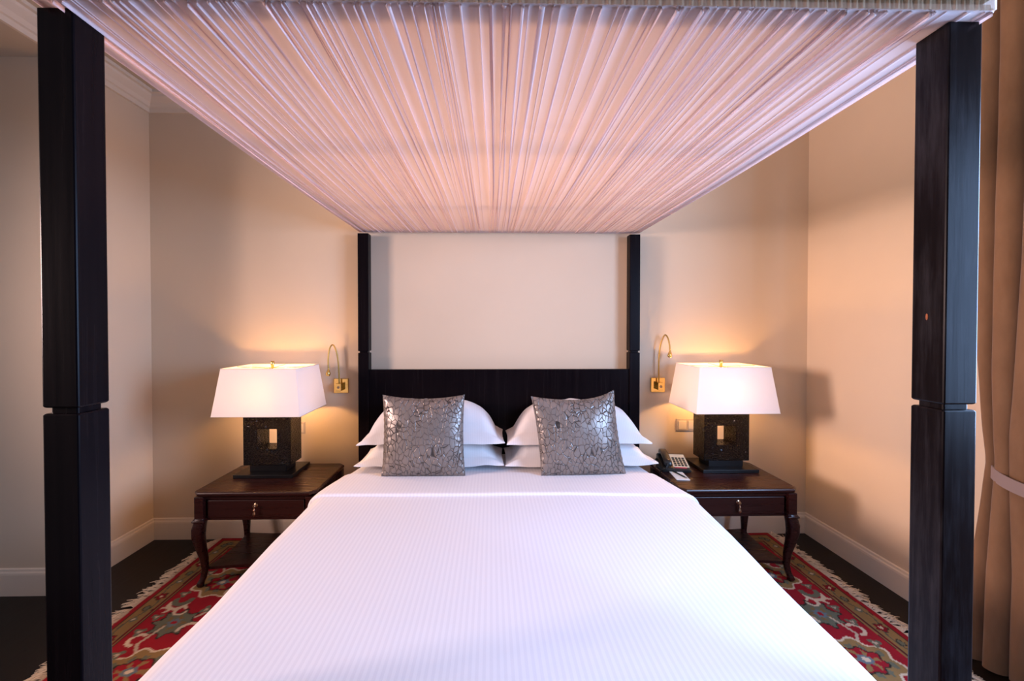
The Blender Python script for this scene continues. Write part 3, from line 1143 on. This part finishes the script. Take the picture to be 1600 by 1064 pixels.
# ------------------------------------------------------------------ table lamps
def make_lamp(label, loc):
    t = thing('table_lamp', label, 'lamp', loc, 0, 'matching table lamps on the nightstands')
    bm = bmesh.new()
    box(bm, -0.2, 0.2, -0.145, 0.145, 0.0, 0.024, 0.0025)
    obj('base_plate', bm, M['black_wood'], t, True, 30)
    bm = bmesh.new()
    box(bm, -0.125, 0.125, -0.075, 0.075, 0.024, 0.072, 0.002)
    obj('plinth', bm, M['black_wood'], t, True, 30)
    # block with a square window through it
    bm = bmesh.new()
    w, d, z0, z1 = 0.163, 0.085, 0.070, 0.405
    h, hz0, hz1 = 0.068, 0.182, 0.322

    def fr(y):
        o4 = [bm.verts.new(p) for p in ((-w, y, z0), (w, y, z0), (w, y, z1), (-w, y, z1))]
        i4 = [bm.verts.new(p) for p in ((-h, y, hz0), (h, y, hz0), (h, y, hz1), (-h, y, hz1))]
        return o4, i4
    fo, fi = fr(-d)
    bo, bi = fr(d)
    for k in range(4):
        m_ = (k + 1) % 4
        bm.faces.new((fo[k], fo[m_], fi[m_], fi[k]))
        bm.faces.new((bo[k], bi[k], bi[m_], bo[m_]))
        bm.faces.new((fo[k], bo[k], bo[m_], fo[m_]))
        bm.faces.new((fi[k], fi[m_], bi[m_], bi[k]))
    bmesh.ops.recalc_face_normals(bm, faces=bm.faces[:])
    bmesh.ops.bevel(bm, geom=bm.edges[:], offset=0.002, segments=2, affect='EDGES')
    o = obj('lamp_body', bm, M['croc'], t, True, 30)
    o['label'] = 'embossed black body with a square hole'
    # shade
    zb, zt = 0.437, 0.750
    bw, bd, tw, td = 0.292, 0.230, 0.252, 0.190
    bm = bmesh.new()

    def rr(a, b_, z, r=0.006):
        p = []
        for sx, sy, a0 in ((1, 1, 0), (-1, 1, 90), (-1, -1, 180), (1, -1, 270)):
            for an in (a0, a0 + 30, a0 + 60, a0 + 90):
                p.append((sx * (a - r) + r * math.cos(R(an)), sy * (b_ - r) + r * math.sin(R(an)), z))
        return p
    rings(bm, [rr(bw + (tw - bw) * k / 6, bd + (td - bd) * k / 6, zb + (zt - zb) * k / 6) for k in range(7)], cap=False)
    sh = obj('lamp_shade', bm, M['shade'], t, True, 40)
    for a, b_, z in ((bw, bd, zb), (tw, td, zt)):
        bm = bmesh.new()
        p = rr(a, b_, z)
        tube(bm, p + [p[0]], 0.0025, 6)
        obj('shade_binding', bm, M['shade_trim'], sh, True)
    # neck, socket, bulb, spider and finial
    bm = bmesh.new()
    lathe(bm, [(0.03, 0.405), (0.03, 0.412), (0.010, 0.416), (0.010, 0.45), (0.018, 0.455), (0.018, 0.50), (0.012, 0.505)], 16)
    obj('bulb_socket', bm, M['brass'], t, True, 40)
    bm = bmesh.new()
    lathe(bm, [(0.010, 0.506), (0.016, 0.52), (0.027, 0.545), (0.031, 0.57), (0.026, 0.592), (0.014, 0.604), (0.004, 0.607)], 16)
    obj('bulb', bm, M['bulb'], t, True)
    bm = bmesh.new()
    for s in (-1, 1):
        tube(bm, smooth_path([(s * 0.018, 0, 0.46), (s * 0.05, 0, 0.52), (s * 0.06, 0, 0.60), (s * 0.045, 0, 0.69), (0, 0, 0.738)], 16), 0.002, 6)
        tube(bm, [(0, 0, 0.739), (s * (tw - 0.003), 0, 0.748)], 0.002, 6)
        tube(bm, [(0, 0, 0.739), (0, s * (td - 0.003), 0.748)], 0.002, 6)
    obj('shade_carrier', bm, M['brass'], t, True)
    bm = bmesh.new()
    lathe(bm, [(0.006, 0.736), (0.010, 0.742), (0.010, 0.762), (0.0125, 0.764), (0.0125, 0.786), (0.010, 0.789)], 16)
    obj('finial', bm, M['brass'], t, True, 40)
    # flex running off the back of the table
    bm = bmesh.new()
    tube(bm, smooth_path([(0.06, 0.14, 0.005), (0.09, 0.17, 0.004), (0.13, 0.20, 0.004), (0.14, 0.235, -0.03), (0.11, 0.255, -0.2), (0.05, 0.255, -0.34), (-0.04, 0.255, -0.40), (-0.10, 0.26, -0.33)], 40), 0.0028, 6)
    obj('cord', bm, M['cord'], t, True)
    return t


la = make_lamp('lit table lamp with a rectangular cream shade on the nightstand without a telephone', (-1.555, 3.080, 0.6205))
copy_thing(la, (1.690, 3.115, 0.6205), 0, 'lit table lamp with a rectangular cream shade standing beside the telephone')


# ------------------------------------------------------------------ wall reading lights
def reading_light(label, x, z, s, path, bell):
    t = thing('reading_light', label, 'wall light', (x, YB, z), 0, 'brass reading lights beside the bed')
    bm = bmesh.new()
    box(bm, -0.056, 0.056, -0.014, -0.0005, -0.057, 0.057, 0.003, 3)
    obj('wall_plate', bm, M['brass'], t, True, 30)
    bm = bmesh.new()
    box(bm, -s * 0.004 - 0.021, -s * 0.004 + 0.021, -0.062, -0.014, -0.034, 0.024, 0.002)
    kb = obj('switch_block', bm, M['brass'], t, True, 30)
    bm = bmesh.new()
    lathe(bm, [(0.010, -0.062), (0.010, -0.066), (0.008, -0.068)], 14, (-s * 0.004, 0, -0.006), 'Y')
    obj('switch_button', bm, M['old_brass'], kb, True, 40)
    bm = bmesh.new()
    tube(bm, smooth_path(path, 48), 0.0058, 8)
    obj('gooseneck', bm, M['brass_cable'], t, True)
    bm = bmesh.new()
    lathe(bm, [(0.004, 0.022), (0.006, 0.018), (0.006, 0.006), (0.010, 0.0), (0.016, -0.018), (0.018, -0.030), (0.013, -0.042), (0.006, -0.044)], 16)
    o = obj('lamp_head', bm, M['brass'], t, True, 40)
    o.location = path[-1]
    o.rotation_euler = bell
    return t


reading_light('brass gooseneck reading light on the wall, on the side without a telephone', -1.170, 1.192, 1,
              [(-0.004, -0.040, 0.02), (-0.006, -0.042, 0.11), (-0.012, -0.046, 0.21), (-0.026, -0.052, 0.285), (-0.046, -0.060, 0.322),
               (-0.064, -0.070, 0.295), (-0.073, -0.080, 0.22), (-0.070, -0.085, 0.128)], (0, 0.1, 0))
reading_light('brass gooseneck reading light on the wall above the telephone', 1.320, 1.192, -1,
              [(-0.002, -0.040, 0.02), (-0.006, -0.042, 0.13), (-0.004, -0.046, 0.25), (0.008, -0.052, 0.335), (0.032, -0.062, 0.395),
               (0.052, -0.072, 0.375), (0.062, -0.082, 0.32), (0.064, -0.086, 0.265)], (0, 0.05, 0))


# ------------------------------------------------------------------ switch plates
def switch_plate(label, x0, z0, n):
    t = thing('switch_plate', label, 'switch', (x0, YB, z0), 0, 'switch plates behind the lamps')
    bm = bmesh.new()
    w = 0.082 * n + 0.012 if n > 1 else 0.088
    box(bm, 0, w, -0.010, -0.0005, 0, 0.096, 0.003)
    obj('plate', bm, M['plate'], t, True, 30)
    for k in range(n):
        bm = bmesh.new()
        xa = 0.014 + k * 0.080
        box(bm, xa, xa + 0.064, -0.0155, -0.009, 0.016, 0.080, 0.002)
        obj('rocker', bm, M['rocker'], t, True, 30)
    return t


switch_plate('beige double switch plate on the wall above the telephone', 1.470, 0.825, 2)
switch_plate('beige single switch plate on the wall behind the lamp without a telephone', -1.540, 0.815, 1)

# ------------------------------------------------------------------ telephone, notepad, pen
ph = thing('telephone', 'black desk telephone with a cream keypad on the nightstand beside the lamp', 'telephone', (1.335, 3.105, 0.6205), R(-10))
PW, PD = 0.098, 0.112
bm = bmesh.new()
pr = [(-PD, 0.0), (-PD, 0.020), (-PD + 0.006, 0.027), (PD - 0.02, 0.074), (PD, 0.070), (PD, 0.0)]
rings(bm, [[(x, y, z) for y, z in pr] for x in (-PW, PW)])
bmesh.ops.bevel(bm, geom=bm.edges[:], offset=0.004, segments=2, affect='EDGES')
obj('phone_base', bm, M['black_plastic'], ph, True, 35)
sl = math.atan2(0.074 - 0.027, 2 * PD - 0.026)


def on_slope(y):
    return 0.027 + (y + PD - 0.006) * math.tan(sl)


def slab(name, x0, x1, y0, y1, h0, h1, mat, parent, bev=0.0008):
    bm = bmesh.new()
    secs = []
    box(bm, x0, x1, y0, y1, h0, h1, bev)
    for v in bm.verts:
        v.co.z += on_slope(v.co.y)
    return obj(name, bm, mat, parent, True, 35)


kp = slab('keypad_panel', -0.018, 0.090, -PD + 0.024, PD - 0.030, 0.0, 0.0025, M['cream_plastic'], ph)
kp['label'] = 'cream keypad panel'
for i in range(4):
    for j in range(5):
        slab('key', -0.006 + i * 0.023, 0.010 + i * 0.023, -0.078 + j * 0.024, -0.064 + j * 0.024, 0.002, 0.007, M['black_plastic'], kp, 0.001)
rs_ = slab('message_strip', -0.010, 0.070, -PD + 0.009, -PD + 0.023, 0.0, 0.002, M['red_print'], ph)
rs_['label'] = 'red strip below the keys'
# handset
bm = bmesh.new()
hs = []
for k in range(15):
    s = -1 + k / 7
    y = s * 0.103
    zc = 0.092 + 0.012 * (1 - s * s) + (y * math.tan(sl)) * 0.85 - 0.014
    hw = 0.026 + 0.005 * abs(s) ** 3
    hh = 0.012 + 0.010 * abs(s) ** 4
    zc -= 0.008 * abs(s) ** 4
    if abs(s) == 1:
        hw, hh = hw * 0.7, hh * 0.6
    hs.append([(-0.058 + hw * math.copysign(abs(math.cos(a)) ** 0.55, math.cos(a)), y, zc + hh * math.copysign(abs(math.sin(a)) ** 0.55, math.sin(a))) for a in [2 * PI * i / 16 for i in range(16)]])
rings(bm, hs)
obj('handset', bm, M['black_plastic'], ph, True, 50)
bm = bmesh.new()
path = smooth_path([(-0.062, -0.108, 0.052), (-0.075, -0.122, 0.03), (-0.100, -0.108, 0.014), (-0.113, -0.05, 0.014), (-0.113, 0.02, 0.018), (-0.108, 0.07, 0.03), (-0.097, 0.095, 0.03)], 40)
coil = []
for i in range(40 * 9):
    f_ = i / 9
    k = min(int(f_), 39)
    p = path[k].lerp(path[k + 1], f_ - k)
    a = f_ * 2 * PI * 1.0
    coil.append(p + Vector((0.005 * math.cos(a), 0.002 * math.cos(a), 0.006 * math.sin(a))))
tube(bm, coil, 0.0022, 5)
obj('coiled_cord', bm, M['black_plastic'], ph, True)

pad = thing('notepad', 'small white notepad lying in front of the telephone', 'notepad', (1.300, 2.925, 0.6205), R(-6))
bm = bmesh.new()
box(bm, -0.044, 0.044, -0.085, 0.085, 0.0, 0.005, 0.0006)
obj('sheets', bm, M['paper'], pad)
bm = bmesh.new()
box(bm, -0.044, 0.044, 0.078, 0.086, 0.0052, 0.0065, 0.0004)
obj('glued_edge', bm, M['trim'], pad)
pen = thing('pen', 'dark green pen lying across the white notepad', 'pen', (1.306, 2.922, 0.6305), R(14))
bm = bmesh.new()
lathe(bm, [(0.0035, 0.075), (0.0048, 0.070), (0.0048, -0.05)], 12, (0, 0, 0), 'Y')
obj('barrel', bm, M['pen'], pen, True, 40)
bm = bmesh.new()
lathe(bm, [(0.0046, -0.05), (0.003, -0.066), (0.0008, -0.074)], 12, (0, 0, 0), 'Y')
obj('tip', bm, M['metal'], pen, True, 40)
bm = bmesh.new()
box(bm, -0.0015, 0.0015, 0.03, 0.07, 0.0046, 0.0062, 0.0004)
obj('clip', bm, M['pen'], pen)


# ------------------------------------------------------------------ curtain
cur = thing('curtain', 'floor-length brown suede curtain gathered in a tieback beside the window', 'curtain', (2.40, 1.75, 0))
ns_, nz = 150, 90
s = np.linspace(0, 1, ns_)[:, None]
z = np.linspace(0.015, 3.22, nz)[None, :]
zs = [0.0, 0.5, 0.80, 1.0, 1.15, 1.5, 2.0, 3.22]
far = np.interp(z, zs, [2.098, 2.085, 2.065, 2.056, 2.066, 2.082, 2.085, 2.09])
near = np.interp(z, zs, [1.66, 1.68, 1.76, 1.80, 1.78, 1.70, 1.66, 1.64])
amp = np.interp(z, zs, [0.105, 0.095, 0.07, 0.055, 0.065, 0.085, 0.09, 0.09])
xb = np.interp(z, zs, [2.47, 2.475, 2.475, 2.475, 2.475, 2.475, 2.475, 2.475])
ph_ = PI * (4.6 * s ** 0.9 + 0.05 * np.sin(z * 1.3) + 0.15 * s * np.sin(z * 0.8 + 1))
ph_ = np.maximum(ph_, 0)
lobe = np.abs(np.sin(ph_)) ** 0.65
Xc = xb - amp * lobe * (0.85 + 0.2 * np.sin(7 * s + 0.5)) + 0.0035 * fbm(s * 30, z * 4, 61)
Yc = far + (near - far) * s + 0.020 * np.sin(2 * ph_) * np.minimum(1, 4 * s) * 0.6 + 0.006 * fbm(s * 6, z * 3, 62)
Zc = np.broadcast_to(z, Xc.shape) - 0.0 * s
P = np.stack([Xc - 2.40, Yc - 1.75, Zc], -1)
link_mesh('curtain_cloth', grid_mesh('curtain_cloth', P), M['curtain'], cur, True)
# hem stitching fold
# tieback: band from the hook round the front of the folds
bm = bmesh.new()
bp = smooth_path([(2.500, 2.078, 1.000), (2.470, 2.064, 0.988), (2.432, 2.030, 0.958), (2.417, 1.985, 0.932), (2.412, 1.92, 0.915), (2.412, 1.85, 0.908), (2.425, 1.785, 0.912), (2.46, 1.755, 0.93), (2.51, 1.76, 0.96)], 40)
secs = []
for i, p in enumerate(bp):
    d = (bp[min(i + 1, 40)] - bp[max(i - 1, 0)])
    nrm = Vector((d.y, -d.x, 0)).normalized()
    hh = 0.030
    c = Vector((p.x - 2.40, p.y - 1.75, p.z))
    secs.append([c + nrm * 0.003 + Vector((0, 0, hh)), c - nrm * 0.003 + Vector((0, 0, hh)), c - nrm * 0.004 - Vector((0, 0, hh)), c + nrm * 0.004 - Vector((0, 0, hh))])
rings(bm, secs)
o = obj('tieback', bm, M['tieback'], cur, True, 50)
o['label'] = 'mauve-taupe tieback band'
bm = bmesh.new()
box(bm, 2.494 - 2.40, XR - 0.0005 - 2.40, 2.075 - 1.75, 2.105 - 1.75, 0.965, 1.035, 0.003)
obj('tieback_hook', bm, M['tieback'], cur, True, 30)
bm = bmesh.new()
tube(bm, [(2.42 - 2.40, 1.30 - 1.75, 3.235), (2.42 - 2.40, 2.12 - 1.75, 3.235)], 0.014, 10)
obj('curtain_rail', bm, M['old_brass'], cur, True)
